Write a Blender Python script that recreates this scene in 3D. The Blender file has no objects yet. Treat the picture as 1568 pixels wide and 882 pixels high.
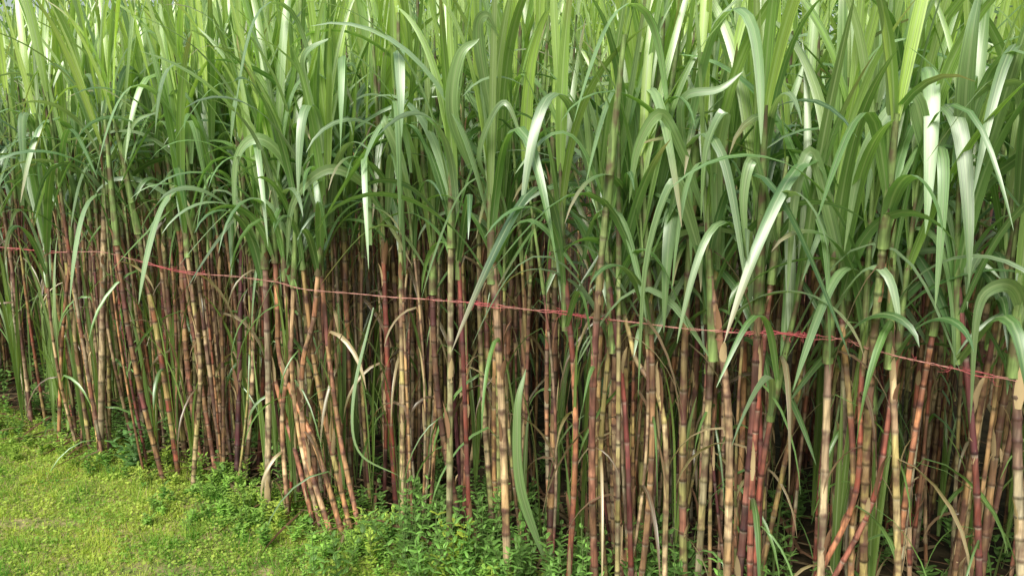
import bpy, math, random
import numpy as np
from math import radians, sin, cos, pi
random.seed(11); rng=np.random.default_rng(11)
R=rng.uniform
scene=bpy.context.scene
scene.view_settings.view_transform='Standard'; scene.view_settings.look='None'; scene.view_settings.exposure=0

# ---------- field frame: s = metres along the field edge (to the left), d = metres into the field
H=2.1
P0=np.array([-0.107,3.52]); E=np.array([-0.8774,0.48]); N=np.array([0.48,0.8774])
def W(s,d,z=0.0):
    p=P0+E*s+N*d
    return np.array([p[0],p[1],z])
def gz(x,y):
    return 0.025*np.sin(x*1.3+0.4)*np.cos(y*1.1)+0.012*np.sin(x*3.7+y*2.1)+0.006*np.sin(x*9.1-y*7.3)
def pn(x,y,f=1.0,o=0.0):
    a=np.sin(x*f*1.7+o+1.3*np.sin(y*f*1.1+o))+np.sin(y*f*2.3-o+1.7*np.sin(x*f*1.9))+np.sin((x+y)*f*3.1+o*2+np.sin((x-y)*f*2.7))
    return a/3

# ---------- mesh accumulator
class MB:
    def __init__(s): s.V=[];s.F=[];s.C=[];s.U=[];s.n=0
    def add(s,v,f,c,u):
        s.V.append(np.asarray(v,dtype=np.float32)); s.F.append(np.asarray(f,dtype=np.int32)+s.n)
        s.C.append(np.asarray(c,dtype=np.float32)); s.U.append(np.asarray(u,dtype=np.float32)); s.n+=len(v)
    def build(s,name,mat,smooth=True):
        V=np.concatenate(s.V);F=np.concatenate(s.F);C=np.concatenate(s.C);U=np.concatenate(s.U)
        me=bpy.data.meshes.new(name)
        me.vertices.add(len(V)); me.vertices.foreach_set('co',V.ravel())
        nf=len(F)
        me.loops.add(nf*4); me.loops.foreach_set('vertex_index',F.ravel())
        me.polygons.add(nf); me.polygons.foreach_set('loop_start',np.arange(0,nf*4,4,dtype=np.int32))
        me.polygons.foreach_set('loop_total',np.full(nf,4,dtype=np.int32))
        me.polygons.foreach_set('use_smooth',np.full(nf,smooth))
        a=me.attributes.new('Col','FLOAT_COLOR','POINT')
        C4=np.ones((len(V),4),dtype=np.float32);C4[:,:3]=C
        a.data.foreach_set('color',C4.ravel())
        a=me.attributes.new('luv','FLOAT_VECTOR','POINT')
        U3=np.zeros((len(V),3),dtype=np.float32);U3[:,:U.shape[1]]=U
        a.data.foreach_set('vector',U3.ravel())
        me.update(calc_edges=True)
        me.materials.append(mat)
        o=bpy.data.objects.new(name,me); scene.collection.objects.link(o); return o

def norm(a): return a/np.maximum(np.linalg.norm(a,axis=-1,keepdims=True),1e-9)
def tube(mb,path,rad,col,sides=7,v=None,rnd=0.0):
    path=np.asarray(path,float); n=len(path)
    T=norm(np.gradient(path,axis=0))
    ref=np.array([1.,0,0]) if abs(T[:,2]).mean()>0.6 else np.array([0,0,1.])
    A=norm(np.cross(T,ref)); B=np.cross(T,A)
    an=np.arange(sides)/sides*2*pi
    ring=path[:,None,:]+np.asarray(rad)[:,None,None]*(np.cos(an)[None,:,None]*A[:,None,:]+np.sin(an)[None,:,None]*B[:,None,:])
    V=ring.reshape(-1,3)
    i=np.arange(n-1)[:,None]*sides; j=np.arange(sides)[None,:]; j2=(j+1)%sides
    F=np.stack([i+j,i+j2,i+sides+j2,i+sides+j],-1).reshape(-1,4)
    C=np.repeat(np.asarray(col),sides,axis=0) if np.ndim(col)>1 else np.tile(col,(n*sides,1))
    if v is None: v=np.linspace(0,1,n)
    U=np.stack([np.tile(np.cos(an),n),np.repeat(v,sides),np.full(n*sides,rnd)],-1)
    mb.add(V,F,C,U)
def ribbon(mb,path,w,side,nrm,fold,col,rnd=0.0):
    n=len(path)
    f=np.asarray(fold)*np.ones(n)
    Lp=path-side*(w/2)[:,None]+nrm*(f*w)[:,None]; Rp=path+side*(w/2)[:,None]+nrm*(f*w)[:,None]
    V=np.stack([Lp,path,Rp],1).reshape(-1,3)
    i=np.arange(n-1)[:,None]*3; j=np.arange(2)[None,:]
    F=np.stack([i+j,i+j+1,i+j+4,i+j+3],-1).reshape(-1,4)
    C=np.repeat(col,3,axis=0) if np.ndim(col)>1 else np.tile(col,(n*3,1))
    v=np.linspace(0,1,n)
    U=np.stack([np.tile([0,.5,1.],n),np.repeat(v,3),np.full(n*3,rnd)],-1)
    mb.add(V,F,C,U)
def prof(v,W_,base=.5):
    return W_*(base+(1-base)*np.sin(np.minimum(v/.3,1)*pi/2))*np.maximum(1-v**2.6,0.0)**.8+0.0012
def leaf(mb,base,az,th0,th1,L,Wd,col,n=12,pw=1.8,twist=0,kink=None,daz=0.0,fold=.18,tipc=None):
    v=np.linspace(0,1,n+1)
    if kink is None: th=th0+(th1-th0)*v**pw
    else: th=th0+(.35*v)+(th1-th0-.35)/(1+np.exp(-(v-kink)*16))
    a=az+daz*v
    D=np.stack([np.sin(th)*np.cos(a),np.sin(th)*np.sin(a),np.cos(th)],-1)
    path=np.array(base)+np.concatenate([[[0,0,0]],np.cumsum(D[:-1]*L/n,axis=0)])
    S=np.stack([-np.sin(a),np.cos(a),0*a],-1); Nn=np.cross(D,S)
    tw=twist*v+.12*np.sin(v*9+az)
    S2=S*np.cos(tw)[:,None]+Nn*np.sin(tw)[:,None]; N2=np.cross(S2,D)*-1
    c=np.tile(col,(n+1,1))
    if tipc is not None:
        k=np.clip((v-.72)/.28,0,1)[:,None]; c=c*(1-k)+np.array(tipc)*k
    ribbon(mb,path,prof(v,Wd),S2,-N2,fold*(1-.5*v),c,R())

# ---------- materials
def newmat(name):
    m=bpy.data.materials.new(name); m.use_nodes=True; nt=m.node_tree; nt.nodes.clear(); return m,nt
def nd(nt,t,**k):
    n=nt.nodes.new(t)
    for a,b in k.items():
        if a in n.inputs: n.inputs[a].default_value=b
        else: setattr(n,a,b)
    return n
def leafmat(name,trans=.35,rough=.42,rib=.35,spec=.5):
    m,nt=newmat(name); L=nt.links.new
    out=nd(nt,'ShaderNodeOutputMaterial'); at=nd(nt,'ShaderNodeAttribute',attribute_name='Col'); uv=nd(nt,'ShaderNodeAttribute',attribute_name='luv')
    col=at.outputs['Color']
    if rib>0:
        sep=nd(nt,'ShaderNodeSeparateXYZ'); L(uv.outputs['Vector'],sep.inputs[0])
        s=nd(nt,'ShaderNodeMath',operation='SUBTRACT'); L(sep.outputs[0],s.inputs[0]); s.inputs[1].default_value=.5
        ab=nd(nt,'ShaderNodeMath',operation='ABSOLUTE'); L(s.outputs[0],ab.inputs[0])
        mr=nd(nt,'ShaderNodeMapRange'); L(ab.outputs[0],mr.inputs[0]); mr.inputs[1].default_value=.03; mr.inputs[2].default_value=.09; mr.inputs[3].default_value=rib; mr.inputs[4].default_value=0
        mp=nd(nt,'ShaderNodeVectorMath',operation='MULTIPLY'); mp.inputs[1].default_value=(18,2.1,48); L(uv.outputs['Vector'],mp.inputs[0])
        nz=nd(nt,'ShaderNodeTexNoise'); nz.inputs['Scale'].default_value=1; nz.inputs['Detail'].default_value=1; L(mp.outputs[0],nz.inputs['Vector'])
        r=nd(nt,'ShaderNodeMapRange'); L(nz.outputs[0],r.inputs[0]); r.inputs[1].default_value=.3;r.inputs[2].default_value=.7;r.inputs[3].default_value=.65;r.inputs[4].default_value=1.4
        mul=nd(nt,'ShaderNodeVectorMath',operation='SCALE'); L(col,mul.inputs[0]); L(r.outputs[0],mul.inputs['Scale'])
        mx=nd(nt,'ShaderNodeMix',data_type='RGBA'); L(mr.outputs[0],mx.inputs[0]); L(mul.outputs[0],mx.inputs[6]); mx.inputs[7].default_value=(.48,.58,.34,1)
        col=mx.outputs[2]
    df=nd(nt,'ShaderNodeBsdfDiffuse'); L(col,df.inputs[0])
    t=nd(nt,'ShaderNodeBsdfTranslucent')
    tm=nd(nt,'ShaderNodeVectorMath',operation='MULTIPLY'); L(col,tm.inputs[0]); tm.inputs[1].default_value=(1.5,1.55,.7); L(tm.outputs[0],t.inputs[0])
    ms=nd(nt,'ShaderNodeMixShader'); ms.inputs[0].default_value=trans; L(df.outputs[0],ms.inputs[1]); L(t.outputs[0],ms.inputs[2]); last=ms.outputs[0]
    if spec>0:
        gl=nd(nt,'ShaderNodeBsdfGlossy'); gl.inputs['Roughness'].default_value=rough; gl.inputs[0].default_value=(.93,1,.93,1)
        lw=nd(nt,'ShaderNodeLayerWeight'); lw.inputs[0].default_value=.35
        ma=nd(nt,'ShaderNodeMath',operation='MULTIPLY_ADD'); L(lw.outputs['Facing'],ma.inputs[0]); ma.inputs[1].default_value=.16*spec; ma.inputs[2].default_value=.07*spec
        m2=nd(nt,'ShaderNodeMixShader'); L(ma.outputs[0],m2.inputs[0]); L(last,m2.inputs[1]); L(gl.outputs[0],m2.inputs[2]); last=m2.outputs[0]
    L(last,out.inputs[0])
    return m
M_leaf=leafmat('cane_leaf',.4,.42,.4,1.2)
M_weed=leafmat('weed_leaf',.3,.5,.12,.3)
M_litter=leafmat('dry_litter',.15,.6,.0,0)
M_grass=leafmat('grass_blade',.4,.6,0,0)
def stalkmat():
    m,nt=newmat('cane_stalk'); L=nt.links.new
    out=nd(nt,'ShaderNodeOutputMaterial'); at=nd(nt,'ShaderNodeAttribute',attribute_name='Col')
    tc=nd(nt,'ShaderNodeTexCoord'); mp=nd(nt,'ShaderNodeMapping'); mp.inputs['Scale'].default_value=(90,90,7); L(tc.outputs['Object'],mp.inputs[0])
    nz=nd(nt,'ShaderNodeTexNoise'); nz.inputs['Scale'].default_value=1; nz.inputs['Detail'].default_value=2; L(mp.outputs[0],nz.inputs['Vector'])
    r=nd(nt,'ShaderNodeMapRange'); L(nz.outputs[0],r.inputs[0]); r.inputs[1].default_value=.3;r.inputs[2].default_value=.7;r.inputs[3].default_value=.5;r.inputs[4].default_value=1.45
    mul=nd(nt,'ShaderNodeVectorMath',operation='SCALE'); L(at.outputs['Color'],mul.inputs[0]); L(r.outputs[0],mul.inputs['Scale'])
    n2=nd(nt,'ShaderNodeTexNoise'); n2.inputs['Scale'].default_value=16; n2.inputs['Detail'].default_value=2; L(tc.outputs['Object'],n2.inputs['Vector'])
    r2=nd(nt,'ShaderNodeMapRange'); L(n2.outputs[0],r2.inputs[0]); r2.inputs[1].default_value=.46;r2.inputs[2].default_value=.64;r2.inputs[3].default_value=0;r2.inputs[4].default_value=.75
    mx=nd(nt,'ShaderNodeMix',data_type='RGBA'); L(r2.outputs[0],mx.inputs[0]); L(mul.outputs[0],mx.inputs[6]); mx.inputs[7].default_value=(.095,.040,.038,1)
    p=nd(nt,'ShaderNodeBsdfPrincipled'); L(mx.outputs[2],p.inputs['Base Color']); p.inputs['Roughness'].default_value=.45; p.inputs['Specular IOR Level'].default_value=.45
    L(p.outputs[0],out.inputs[0]); return m
M_stalk=stalkmat()

def groundmat():
    m,nt=newmat('ground_soil_grass'); L=nt.links.new
    out=nd(nt,'ShaderNodeOutputMaterial'); g=nd(nt,'ShaderNodeNewGeometry')
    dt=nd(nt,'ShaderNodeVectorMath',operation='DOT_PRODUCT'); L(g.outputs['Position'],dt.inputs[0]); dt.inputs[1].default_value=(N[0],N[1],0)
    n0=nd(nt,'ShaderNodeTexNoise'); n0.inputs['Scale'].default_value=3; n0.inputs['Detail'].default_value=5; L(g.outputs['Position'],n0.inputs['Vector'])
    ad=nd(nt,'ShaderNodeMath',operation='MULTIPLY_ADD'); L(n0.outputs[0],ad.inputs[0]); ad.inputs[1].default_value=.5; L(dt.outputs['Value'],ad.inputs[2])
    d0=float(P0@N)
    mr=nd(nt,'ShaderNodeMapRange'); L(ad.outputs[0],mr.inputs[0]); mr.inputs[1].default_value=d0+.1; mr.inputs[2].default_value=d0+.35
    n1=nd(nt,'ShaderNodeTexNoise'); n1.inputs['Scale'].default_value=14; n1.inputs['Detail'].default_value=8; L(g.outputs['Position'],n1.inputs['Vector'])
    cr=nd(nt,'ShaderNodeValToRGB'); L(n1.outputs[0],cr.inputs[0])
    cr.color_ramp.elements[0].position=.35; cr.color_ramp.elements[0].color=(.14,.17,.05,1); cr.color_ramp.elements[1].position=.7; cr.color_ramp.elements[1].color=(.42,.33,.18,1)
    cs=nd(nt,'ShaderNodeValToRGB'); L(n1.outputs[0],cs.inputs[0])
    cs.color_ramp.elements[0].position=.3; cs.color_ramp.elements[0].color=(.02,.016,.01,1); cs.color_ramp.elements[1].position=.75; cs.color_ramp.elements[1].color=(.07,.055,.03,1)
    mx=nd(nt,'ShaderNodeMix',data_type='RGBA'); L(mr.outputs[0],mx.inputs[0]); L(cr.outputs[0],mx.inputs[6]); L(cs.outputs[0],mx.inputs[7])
    p=nd(nt,'ShaderNodeBsdfPrincipled'); L(mx.outputs[2],p.inputs['Base Color']); p.inputs['Roughness'].default_value=.95; p.inputs['Specular IOR Level'].default_value=.1
    b=nd(nt,'ShaderNodeBump'); b.inputs['Strength'].default_value=.8; b.inputs['Distance'].default_value=.02; L(n1.outputs[0],b.inputs['Height']); L(b.outputs[0],p.inputs['Normal'])
    L(p.outputs[0],out.inputs[0]); return m

# ---------- ground
def build_ground():
    a=np.linspace(-12,12,161)
    far=np.array([20,40,90,200,450.])
    g=np.concatenate([-far[::-1],a,far]); X,Y=np.meshgrid(g,g+4,indexing='ij')
    Z=gz(X,Y)*(np.abs(X)<13)*(np.abs(Y-4)<13)
    V=np.stack([X,Y,Z],-1).reshape(-1,3); n=len(g)
    i=np.arange(n-1)[:,None]*n; j=np.arange(n-1)[None,:]
    F=np.stack([i+j,i+n+j,i+n+j+1,i+j+1],-1).reshape(-1,4)
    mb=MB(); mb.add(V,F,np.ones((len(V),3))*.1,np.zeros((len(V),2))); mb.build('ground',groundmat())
build_ground()

# ---------- cane generator
# tan, pale tan, olive yellow, red brown, purple, grey-green, yellow green, orange pink, near black purple, brown, rose brown
PAL=np.array([[.46,.28,.13],[.56,.42,.25],[.42,.35,.13],[.28,.075,.05],[.14,.04,.05],[.37,.33,.22],[.32,.34,.12],[.53,.24,.12],[.05,.02,.026],[.23,.135,.075],[.34,.14,.10]])
PW=np.array([.14,.13,.13,.10,.10,.11,.08,.06,.07,.09,.08]); PW/=PW.sum()
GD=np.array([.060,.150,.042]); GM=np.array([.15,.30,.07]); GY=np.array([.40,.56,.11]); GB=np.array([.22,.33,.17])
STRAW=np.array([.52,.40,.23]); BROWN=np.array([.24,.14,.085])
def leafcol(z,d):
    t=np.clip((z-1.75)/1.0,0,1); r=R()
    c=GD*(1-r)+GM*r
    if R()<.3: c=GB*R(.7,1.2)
    k=np.clip(t*R(.3,1.3),0,1)  # brighter yellow-green with height: sunlit canopy tops put into the leaf colour
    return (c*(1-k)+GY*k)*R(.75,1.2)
def stalkpath(base,top,bow,z0=-.05):
    n=40; v=np.linspace(0,1,n)
    base=np.array(base);top=np.array(top)
    p=base[None]*(1-v)[:,None]+top[None]*v[:,None]
    p[:,:2]+=np.sin(v*pi)[:,None]*bow[None]
    return p
def interp(p,q):
    v=np.linspace(0,1,len(p)); return np.stack([np.interp(q,v,p[:,k]) for k in range(3)],-1)
def stalk(ms,path,r,c1,c2,sides=8,lod=0,zgreen=9.):
    Ln=np.linalg.norm(np.diff(path,axis=0),axis=1).sum()
    q=[];rr=[];cc=[]
    x=0.0; wax=np.array([.50,.44,.36]); il0=R(.07,.15); nodek=R(.25,.65); wk=R(.1,.5)
    vv=np.linspace(0,1,len(path)); pur=np.array([.14,.045,.055])
    while x<Ln:
        il=il0*R(.75,1.25)
        m=R(); c=(c1*(1-m)+c2*m)*R(.6,1.25)
        z=np.interp(x/Ln,vv,path[:,2])
        if R()<.5: 
            k=np.clip((z-.7)/.6,0,.7)*R(.3,1); c=c*(1-k)+pur*k
        g=np.clip((z-zgreen)/.3,0,1); c=c*(1-g)+np.array([.25,.33,.12])*g*R(.7,1.1)
        if lod: Q=[(0,1.12,c*nodek),(.012,1.,c),(il*.92,.97,c)]
        else: Q=[(0,1.18,c*nodek*.8),(.006,1.1,c*nodek),(.011,1.0,c*.9),(il*.45,.95,c*R(.85,1.1)),(il*.88,1.,c*.85+wax*.08),(il*.94,1.03,c*(1-wk)*.6+wax*wk)]
        for a,b,k in Q:
            if x+a<Ln: q.append((x+a)/Ln); rr.append(b*r); cc.append(k)
        x+=il
    q=np.array(q); pts=interp(path,q)
    taper=1-.25*q
    tube(ms,pts,np.array(rr)*taper,np.array(cc),sides,rnd=R())
def crown(ml,ms,top,dirv,r,lod,nleaf,hs,lean_az,droop=1.0):
    n=10; v=np.linspace(0,1,n); Ls=R(.4,.75)
    pth=np.array(top)+np.outer(v-.5,dirv*Ls)*1.0
    sc=(np.array([.23,.34,.11])*R(.6,1.2))*np.ones((n,1)); sc=sc*(1-.3*np.abs(np.sin(v*14)))[:,None]
    tube(ms,pth,r*(1.25-.75*v),sc,6 if not lod else 5)
    az0=R(0,2*pi)
    for i in range(nleaf):
        f=i/(nleaf-1)
        b=pth[0]+(pth[-1]-pth[0])*f*.95
        az=az0+(i%2)*pi+R(-.7,.7)
        if f>.55: th0,th1,L=R(.03,.22),R(.1,1.3),R(.7,1.2)
        elif f>.3: th0,th1,L=R(.1,.4),R(1.0,2.9)*droop,R(.8,1.3)
        else: th0,th1,L=R(.2,.6),R(2.4,3.05),R(.5,1.0)
        kink=R(.25,.55) if (R()<.25 and f<.85) else None
        if kink: th1=R(2.4,3.0)
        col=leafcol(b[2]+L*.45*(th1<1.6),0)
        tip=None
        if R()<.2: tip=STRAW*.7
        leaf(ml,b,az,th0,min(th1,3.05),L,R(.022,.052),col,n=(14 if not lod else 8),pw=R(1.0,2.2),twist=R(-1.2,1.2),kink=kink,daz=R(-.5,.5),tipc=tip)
def trash(ml,path,lod,k):
    for _ in range(k):
        q=R(.3,.98); b=interp(path,np.array([q]))[0]
        dry=R()<.5; c=(STRAW if R()<.5 else BROWN)*R(.5,1.1) if dry else (GM*R(.6,1.3))
        leaf(ml,b,R(0,2*pi),R(.2,.7),R(2.95,3.14),R(.2,.7),R(.005,.026),c,n=7,pw=R(.2,.45),twist=R(-2.5,2.5),fold=.3)
def sheaths(mt,path,r,k):
    # dry leaf bases still wrapped round the cane, ragged at the top and standing slightly off it
    for _ in range(k):
        q=R(.1,.93); b=interp(path,np.array([q]))[0]; az=R(0,2*pi); L=R(.06,.22)
        b=b+np.array([cos(az),sin(az),0])*r*.95
        c=(STRAW*R(.5,1.05) if R()<.5 else BROWN*R(.4,1.3))
        leaf(mt,b,az,R(.0,.12),R(.1,.9),L,r*R(1.0,2.0),c,n=5,pw=R(1.5,3.5),twist=R(-.8,.8),fold=-.3)
def cane(ml,ms,base,top,r,c1,c2,lod=0,nleaf=10,bow=None,ntr=1,zg=1.35,nsh=0):
    if bow is None: bow=R(-.06,.06,2)
    p=stalkpath(base,top,bow); stalk(ms,p,r,c1,c2,7 if lod==0 else 5,lod,zg+R(-.25,.35))
    dv=norm((p[-1]-p[-6])[None])[0]
    if nleaf: crown(ml,ms,p[-1],dv,r,lod,nleaf,0,0)
    trash(ml,p,lod,ntr)
    if nsh: sheaths(mt,p,r,nsh)

# mass of the field
ml=MB(); ms=MB(); mt=MB()
def band(d0,d1,s0,s1,stool,per,lod,nl,hs0,hs1,ntr,bare=0.,r0=.0085,r1=.0165,nsh=0):
    area=(d1-d0)*(s1-s0); k=int(area*stool)
    for _ in range(k):
        s=R(s0,s1); d=R(d0,d1); b=W(s,d)
        pi_,pj_=rng.choice(len(PAL),2,p=PW)
        for _ in range(rng.integers(*per)):
            o=R(-.11,.11,2); bb=np.array([b[0]+o[0],b[1]+o[1],-.04])
            isb=R()<bare
            h=R(hs0,hs1)+.09*d
            if d<1.0 and s<-.6: h-=.12
            if isb: h+=.25
            ln=o*R(.1,1.4)+R(-.1,.1,2)
            tt=np.array([bb[0]+ln[0],bb[1]+ln[1],h])
            i,j=rng.choice(len(PAL),2,p=PW)
            if R()<.4: i=pi_
            rr=r0+(r1-r0)*R()**1.4
            cane(ml,ms,bb,tt,rr,PAL[i],PAL[j],lod,((2 if d<.8 else 0) if isb else nl),ntr=ntr,nsh=nsh)
band(.0,.7,-3.6,6.5,12.6,(3,6),0,9,1.4,2.05,2,.60,.0075,.0185,4)
band(.05,.75,6.5,13,5.0,(3,6),1,8,1.4,2.05,1,.4)
band(.7,2.2,-4,11,7.2,(3,6),1,8,1.55,2.25,1,.60,nsh=1)
band(2.2,4.5,-4.5,13,3.8,(3,6),1,8,1.8,2.5,1,.6)
band(4.5,9.5,-5,14,1.1,(3,5),1,8,2.1,3.0,0,.0)
# broad leaves of the outer row folding over and hanging straight down its face
for _ in range(80):
    s=R(-2.9,6.0); z=R(1.5,2.3); b=W(s,R(-.02,.2),z); az=R(-2.8,-.7)
    leaf(ml,b,az,R(.05,.35),R(2.8,3.1),R(.55,1.15),R(.032,.056),(GB*.6+GM*.4)*R(.75,1.3),n=18,twist=R(-.9,.9),kink=R(.22,.46),daz=R(-.3,.3),fold=.14)
fl=ml.build('cane_leaves',M_leaf); fs=ms.build('cane_stalks',M_stalk); ft=mt.build('dry_sheaths',M_litter)
e=bpy.data.objects.new('sugarcane_field',None); scene.collection.objects.link(e)
for o in (fl,fs,ft): o.parent=e

# ---------- individual front canes: (s,z) in cm along the field edge, offset d into the field, radius, colours
def SZ(t): return [tuple(float(a)/100 for a in q.split(',')) for q in t.split()]
HC=[("288,8 272,100 255,195",-.03,.022,5,1),("140,16 135,72 132,133",-.04,.019,5,1),("90,2 104,44 126,87 127,119",-.02,.016,7,0),
("96,1 110,44 110,87 100,116",-.04,.016,1,7),("104,3 116,56 119,117",-.03,.014,1,0),("86,6 99,59 106,97",0,.015,2,7),("127,13 127,58 118,96",-.03,.014,7,1),
("82,4 92,50 98,100",.03,.015,0,10),("112,3 122,40 134,80 138,120",.0,.014,7,10),
("21,14 19,90 17,181",-.03,.018,5,6),("-13,11 -10,96 -5,171",-.06,.021,1,0),("-43,14 -45,89 -38,162",-.03,.015,3,7),("11,15 13,90 16,173",0,.013,4,3),
("-113,29 -110,101 -100,156",-.04,.018,1,0),("-148,40 -146,92 -144,141",-.05,.016,5,1),("-158,40 -155,92 -147,145",0,.013,2,3),
("-145,39 -157,79 -156,119",-.04,.012,7,3),("-150,38 -163,78 -166,119",-.02,.011,10,3),("-174,47 -169,96 -163,150",-.03,.014,1,2),("-199,54 -193,101 -182,163",-.03,.013,3,4),
("-211,58 -205,104 -200,152",-.05,.018,5,1),("-124,30 -122,86 -117,142",0,.013,3,4),("198,26 188,79 191,131",-.03,.015,2,1),("334,7 318,77 298,138",-.02,.013,7,0),
("-72,20 -67,94 -58,152",-.02,.013,3,4),("-86,24 -83,94 -70,118",0,.013,2,1)]
# drooping leaves of the front row: (s,z) in cm, offset, width
HL=[("112,169 110,197 118,206 131,194 139,157",-.1,.060),("60,171 64,188 76,192 95,176 105,145",-.1,.050),("99,194 93,231 87,244 75,251",-.05,.055),
("43,172 37,199 39,213 43,216",-.1,.055),("11,193 9,218 1,239 -6,246",-.1,.06),("-1,210 -4,247 -12,254 -15,246",-.1,.05),("0,185 -2,199 -13,215 -21,220 -27,202",-.1,.035),
("-95,179 -90,203 -84,216 -76,204 -72,183",-.12,.050),("-101,157 -102,198 -106,216 -101,204 -99,178",-.1,.048),("-125,160 -120,187 -117,200 -115,187 -117,163",-.12,.045),
("-149,150 -142,182 -136,203 -132,188 -131,153",-.12,.045),("-175,183 -168,210 -163,220 -152,202 -148,170",-.1,.055),("-148,201 -148,223 -154,235 -163,239",-.05,.045),
("-205,137 -199,160 -191,162 -188,152 -190,117",-.1,.050),("-96,157 -92,181 -89,191 -81,161 -78,108",-.12,.050),("68,124 68,84 61,59 40,49",-.1,.022),
("-24,13 -21,54 -23,92 -25,110",-.05,.045),
("-87,195 -87,212 -91,222 -103,224 -110,230",-.05,.04),("288,131 293,175 295,218 300,229",-.05,.04),("235,162 230,192 211,213 194,220",-.05,.035),("-181,198 -179,220 -179,238 -180,253",-.1,.06)]
ST=SZ("388,134 308,136 257,139 204,134 131,134 96,132 33,134 -7,135 -46,135 -82,135 -118,136 -145,138 -160,135 -186,132 -240,129")
def smooth(P,n):
    P=np.array(P,float)
    Pe=np.vstack([2*P[0]-P[1],P,2*P[-1]-P[-2]]); out=[]
    for x in np.linspace(0,len(P)-1-1e-6,n):
        i=int(x);f=x-i;a,b,c,dd=Pe[i],Pe[i+1],Pe[i+2],Pe[i+3]
        out.append(.5*((2*b)+(c-a)*f+(2*a-5*b+4*c-dd)*f*f+(3*b-a-3*c+dd)*f**3))
    return np.array(out)
def sz(pts,d): return [W(s,d,z) for s,z in pts]
for p,d,r,a,b in HC:
    q=sz(SZ(p),d)
    if q[0][2]>-.03:
        dd=(q[0]-q[1]); q=[q[0]+dd*((q[0][2]+.04)/max(-dd[2],.05))]+q
    path=smooth(q,40)
    up=norm((path[-1]-path[-5])[None])[0]; up=norm((up+np.array([0,0,1.2]))[None])[0]
    if path[-1][2]<1.5: path=np.vstack([path,[path[-1]+up*x for x in np.linspace(.03,1.55-path[-1][2]+.1,8)]])
    l=MB();s=MB();mt=MB()
    stalk(s,path,r,PAL[a],PAL[b],10,0,1.5)
    crown(l,s,path[-1],up,r,0,9,0,0); trash(l,path,0,2); sheaths(mt,path,r,5)
    o=bpy.data.objects.new('sugarcane_plant',None); scene.collection.objects.link(o)
    for x in (s.build('stalk',M_stalk),l.build('leaves',M_leaf),mt.build('dry_sheaths',M_litter)): x.parent=o
hl=MB()
for p,d,w in HL:
    q=np.array(sz(SZ(p),d-.06)); k=np.linspace(0,1,len(q))
    q[:,:2]+= -N[None,:]*(np.sin(k*pi)*.12-.2*(1-k))[:,None]
    path=smooth(q,22); T=norm(np.gradient(path,axis=0)); n3=np.array([-N[0],-N[1],.25]); 
    S=norm(np.cross(T,n3)); Nn=np.cross(S,T); v=np.linspace(0,1,22); tw=R(-.5,.5)+R(-.6,.6)*v
    S2=S*np.cos(tw)[:,None]+Nn*np.sin(tw)[:,None]; N2=np.cross(S2,T)
    ribbon(hl,path,prof(v,w*1.0,.3),S2,N2,.16,np.array([.20,.32,.13])*R(.85,1.2),R())
o=hl.build('arching_leaves',M_leaf); o.parent=e

# young shoots low between the canes
sh=MB()
for _ in range(170):
    s=R(-2.9,6);d=R(-.02,1.4);b=W(s,d,R(0,.15)); az=R(0,6.28)
    for i in range(rng.integers(3,6)):
        leaf(sh,b+np.array([0,0,i*.07]),az+(i%2)*pi+R(-.5,.5),R(.02,.12),R(.1,1.2),R(.4,1.3),R(.012,.03),(GM*.5+GY*.4*R(.4,1.1))*R(.5,1.1),pw=3,twist=R(-1,1),n=12)
o=sh.build('young_cane_shoots',M_leaf)
# dry litter
lt=MB()
for _ in range(1600):
    s=R(-3.5,8);d=abs(rng.normal(0,1.2))+.0;b=W(s,d,R(.01,.06))
    leaf(lt,b,R(0,6.28),R(1.3,1.6),R(1.5,1.8),R(.15,.6),R(.006,.022),(STRAW*R(.2,.6) if R()<.5 else BROWN*R(.3,1.)),n=6,twist=R(-2,2))
lt.build('dry_leaf_litter',M_litter)

# ---------- string
def stringmat():
    m,nt=newmat('red_twine'); out=nd(nt,'ShaderNodeOutputMaterial'); at=nd(nt,'ShaderNodeAttribute',attribute_name='Col'); p=nd(nt,'ShaderNodeBsdfPrincipled'); p.inputs['Roughness'].default_value=.8
    nt.links.new(at.outputs['Color'],p.inputs['Base Color']); nt.links.new(p.outputs[0],out.inputs[0]); return m
st=MB(); P=smooth(sz(ST,-.07),420)
x=np.arange(420)
ss=(P[:,:2]-P0)@E
red=np.array([.40,.08,.09]); pale=np.array([.52,.29,.24])
k=.25+.2*pn(x*.03,x*.013,1.3,2.)
for c0,w0 in ((3.3,.35),(2.0,.35),(.0,.16),(-.45,.2),(-1.28,.24),(-1.9,.08)): k=np.maximum(k,np.exp(-((ss-c0)/w0)**2))
k=np.clip(k,0,1)
for ph in (0,pi):
    Q=P.copy(); Q[:,2]+=.0018*np.sin(x*.9+ph)+.004*pn(x*.03,x*.01,2,ph); Q[:,:2]+=np.outer(.0018*np.cos(x*.9+ph)+.01*pn(x*.02,x*.02,1,1)+.02*(ph>0)*k*np.sin(x*.11),N)
    Q[:,2]+=(ph>0)*k*.008*np.sin(x*.17)
    c=red[None]*(k[:,None])+pale[None]*(1-k[:,None]); tube(st,Q,.0010+.0013*k,c,5)
for _ in range(520):
    i=int(R(0,419)); 
    if R()>k[i]**2: continue
    b=P[i]; n=9; L=R(.02,.055); dr=R(-1,1,3); dr[2]*=.4; t=np.linspace(0,1,n)
    Q=b+np.outer(t,norm(dr[None])[0]*L)+np.stack([np.sin(t*R(2,7)),np.cos(t*R(2,7))-1,np.sin(t*R(2,9))],-1)*.009
    tube(st,Q,np.full(n,.0007),red*R(.8,1.2),4)
st.build('red_twine',stringmat())

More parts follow.
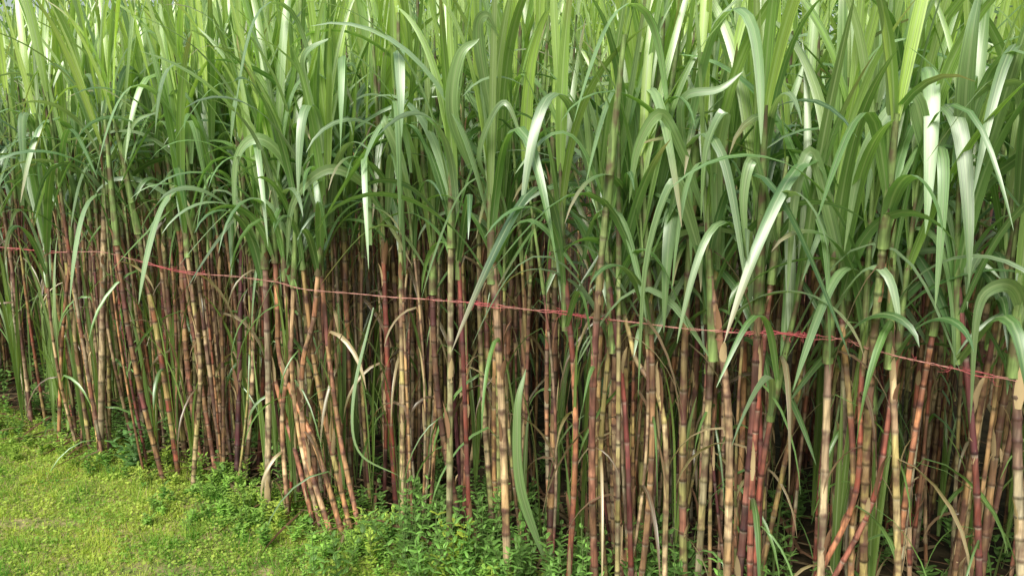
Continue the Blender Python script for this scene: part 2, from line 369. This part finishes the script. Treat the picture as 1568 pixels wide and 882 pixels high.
# ---------- grass
gm=MB()
def bareness(x,y):
    b=.9*np.exp(-(((x+2.75)/.4)**2+((y-4.05)/.08)**2))+.9*np.exp(-(((x+1.6)/.5)**2+((y-3.52)/.06)**2))+.7*np.exp(-(((x+3.5)/.25)**2+((y-4.6)/.09)**2))
    return b+.38*pn(x,y,6.,1.)+.12*pn(x,y,19.,2.)
def blades(n,x0,x1,y0,y1,l0,l1,w):
    x=R(x0,x1,n);y=R(y0,y1,n); d=(x-P0[0])*N[0]+(y-P0[1])*N[1]
    m=pn(x,y,1.3,.7)*.6+pn(x,y,4.,2.7)*.6; bare=(bareness(x,y)>.5)&(R(0,1,n)<.75)
    k=(d<.14+.12*pn(x,y,3,1))&(~bare); x=x[k];y=y[k];m=m[k];n=len(x); z=gz(x,y)
    tuft=np.clip(pn(x,y,9.,2.)*1.6,0,1)
    az=R(0,2*pi,n); L=R(l0,l1,n)*(.8+1.0*tuft); tilt=R(.2,1.3,n)
    dirv=np.stack([np.sin(tilt)*np.cos(az),np.sin(tilt)*np.sin(az),np.cos(tilt)],-1); sd=np.stack([-np.sin(az),np.cos(az),0*az],-1)
    b=np.stack([x,y,z-.003],-1); ww=R(.6,1.3,n)*w
    V=np.stack([b-sd*ww[:,None]/2,b+sd*ww[:,None]/2,b+dirv*L[:,None]+sd*ww[:,None]*.12,b+dirv*L[:,None]-sd*ww[:,None]*.12],1).reshape(-1,3)
    F=np.arange(n*4).reshape(-1,4)
    t=np.clip(.6+.9*m+R(-.35,.35,n)-.3*tuft,0,1)[:,None]
    c=np.array([.14,.34,.05])*(1-t)+np.array([.52,.60,.12])*t; dry=R(0,1,n)<.10; c[dry]=[.52,.43,.24]; c*=R(.7,1.25,n)[:,None]
    gm.add(V,F,np.repeat(c,4,0),np.tile([[0,0],[1,0],[1,1],[0,1.]],(n,1)))
def clovers(n,x0,x1,y0,y1):
    x=R(x0,x1,n);y=R(y0,y1,n); d=(x-P0[0])*N[0]+(y-P0[1])*N[1]
    k=(d<.25)&((bareness(x,y)<.45)|(R(0,1,n)<.25)); x=x[k];y=y[k];n=len(x); m=pn(x,y,1.8,3.)*.6+pn(x,y,5.,1.)*.5
    z=gz(x,y)+R(.003,.035,n)*(1+.8*pn(x,y,4.,5.))
    c0=np.stack([x,y,z],-1); a=norm(rng.normal(size=(n,3))*[1,1,.35]); b=norm(np.cross(a,norm(rng.normal(size=(n,3))*.45+[0,0,1])))
    r=R(.005,.012,n)[:,None]
    V=np.stack([c0-a*r,c0-b*r*.8,c0+a*r,c0+b*r*.8],1).reshape(-1,3)
    t=np.clip(.55+.8*m+R(-.3,.3,n),0,1)[:,None]; c=(np.array([.15,.34,.06])*(1-t)+np.array([.47,.57,.12])*t)*R(.7,1.2,n)[:,None]
    gm.add(V,np.arange(n*4).reshape(-1,4),np.repeat(c,4,0),np.tile([[0,0],[1,0],[1,1],[0,1.]],(n,1)))
blades(220000,-4.5,.8,2.6,6.6,.018,.055,.004)
blades(60000,-10,-4.5,2.,11,.02,.06,.007)
blades(40000,-4.5,3.,0.5,2.6,.02,.06,.006)
clovers(120000,-4.8,.8,2.6,6.8)
gm.build('grass',M_grass,False)

# ---------- weeds along the edge
def weed(mb,b,h,n,lw,c):
    for k in range(n):
        az=R(0,6.28); lean=R(0,.5); L=h*R(.5,1.); t=np.linspace(0,1,5)
        P=b+np.stack([np.cos(az)*np.sin(lean)*L*t,np.sin(az)*np.sin(lean)*L*t,np.cos(lean)*L*t],-1)
        tube(mb,P,np.full(5,.0016),np.array([.15,.22,.07]),4)
        for q in np.arange(.2,1.01,.14):
            for sgn in (0,pi):
                p=P[0]+(P[-1]-P[0])*q
                leaf(mb,p,az+1.2*q*6+sgn+R(-.5,.5),R(.7,1.2),R(1.4,2.1),lw*R(1.6,2.8),lw*R(.7,1.3),c*R(.65,1.3),n=5,pw=1,fold=.12)
wd=MB()
for _ in range(320):
    s=R(-2.2,7); d=rng.normal(.0,.13); 
    weed(wd,W(s,d,0),R(.05,.22),rng.integers(2,5),R(.009,.018),np.array([.15,.33,.05])*(1-(t:=R()))+np.array([.38,.50,.08])*t)
for _ in range(280):
    s=R(-1.8,2.0); d=rng.normal(-.12,.14)
    weed(wd,W(s,d,0),R(.04,.16),3,R(.008,.017),np.array([.25,.44,.08])*R(.8,1.2))
for _ in range(170):
    s=R(-2.6,.6); d=rng.normal(.0,.18)
    weed(wd,W(s,d,0),R(.2,.5),3,R(.012,.022),np.array([.17,.34,.07])*R(.6,1.3))
for _ in range(240):
    s=R(-3.0,6); d=R(.1,1.3)
    weed(wd,W(s,d,0),R(.12,.38),3,R(.014,.026),np.array([.14,.27,.06]))
wd.build('weeds',M_weed)
for (s,d,h,n,lw,c) in [(2.55,-.03,.42,9,.028,[.12,.25,.07]),(4.0,-.1,.2,9,.02,[.38,.44,.06]),(.1,-.1,.4,4,.022,[.42,.52,.07]),(-.9,.2,.45,6,.022,[.11,.23,.05])]:
    w=MB(); weed(w,W(s,d,0),h,n,lw,np.array(c)); w.build('broadleaf_weed',M_weed)

# ---------- distant trees
tb=MB(); tk=MB()
for i in range(26):
    s=-9+i*1.25+R(-.4,.4); d=R(15,20); c=W(s*1.3,d,0); h=R(5.5,8.5)
    tube(tk,smooth([c,c+[.1,.1,h*.4],c+[R(-.3,.3),.2,h*.8]],8),np.linspace(.16,.05,8),np.array([.08,.06,.04]),8)
    n=2200; cl=c+np.stack([R(-1.6,1.6,14),R(-1.6,1.6,14),R(.2,1,14)*h],-1)
    q=cl[rng.integers(0,14,n)]+rng.normal(size=(n,3))*.6
    a=norm(rng.normal(size=(n,3)));b=norm(np.cross(a,rng.normal(size=(n,3)))); r=R(.09,.19,n)[:,None]
    V=np.stack([q-a*r,q-b*r*.5,q+a*r,q+b*r*.5],1).reshape(-1,3)
    tb.add(V,np.arange(n*4).reshape(-1,4),np.repeat(np.array([.13,.26,.05])*R(.5,1.6,n)[:,None],4,0),np.zeros((n*4,2)))
a=tb.build('crowns',M_grass,False); b=tk.build('trunks',M_stalk); t=bpy.data.objects.new('background_trees',None); scene.collection.objects.link(t); a.parent=t;b.parent=t

# ---------- light
w=bpy.data.worlds.new('World'); scene.world=w; w.use_nodes=True; nt=w.node_tree
sky=nt.nodes.new('ShaderNodeTexSky'); sky.sky_type='NISHITA'; sky.sun_disc=False
el=radians(44); azs=radians(203)
sky.sun_elevation=el; sky.sun_rotation=azs; sky.air_density=1.5; sky.dust_density=3
bg=nt.nodes['Background']; nt.links.new(sky.outputs[0],bg.inputs[0]); bg.inputs[1].default_value=.15
sd=bpy.data.lights.new('sun','SUN'); sd.energy=4.7; sd.angle=radians(26); sd.color=(1,.96,.88)
so=bpy.data.objects.new('sun',sd); scene.collection.objects.link(so)
from mathutils import Vector
dv=Vector((sin(azs)*cos(el),cos(azs)*cos(el),sin(el)))
so.rotation_euler=(-dv).to_track_quat('-Z','Y').to_euler()

cd=bpy.data.cameras.new('camera'); cam=bpy.data.objects.new('camera',cd); scene.collection.objects.link(cam)
cd.sensor_width=36; cd.lens=28.24; cd.clip_end=2000; cam.location=(0,0,H); cam.rotation_euler=(radians(90-11.1),0,0)
scene.camera=cam
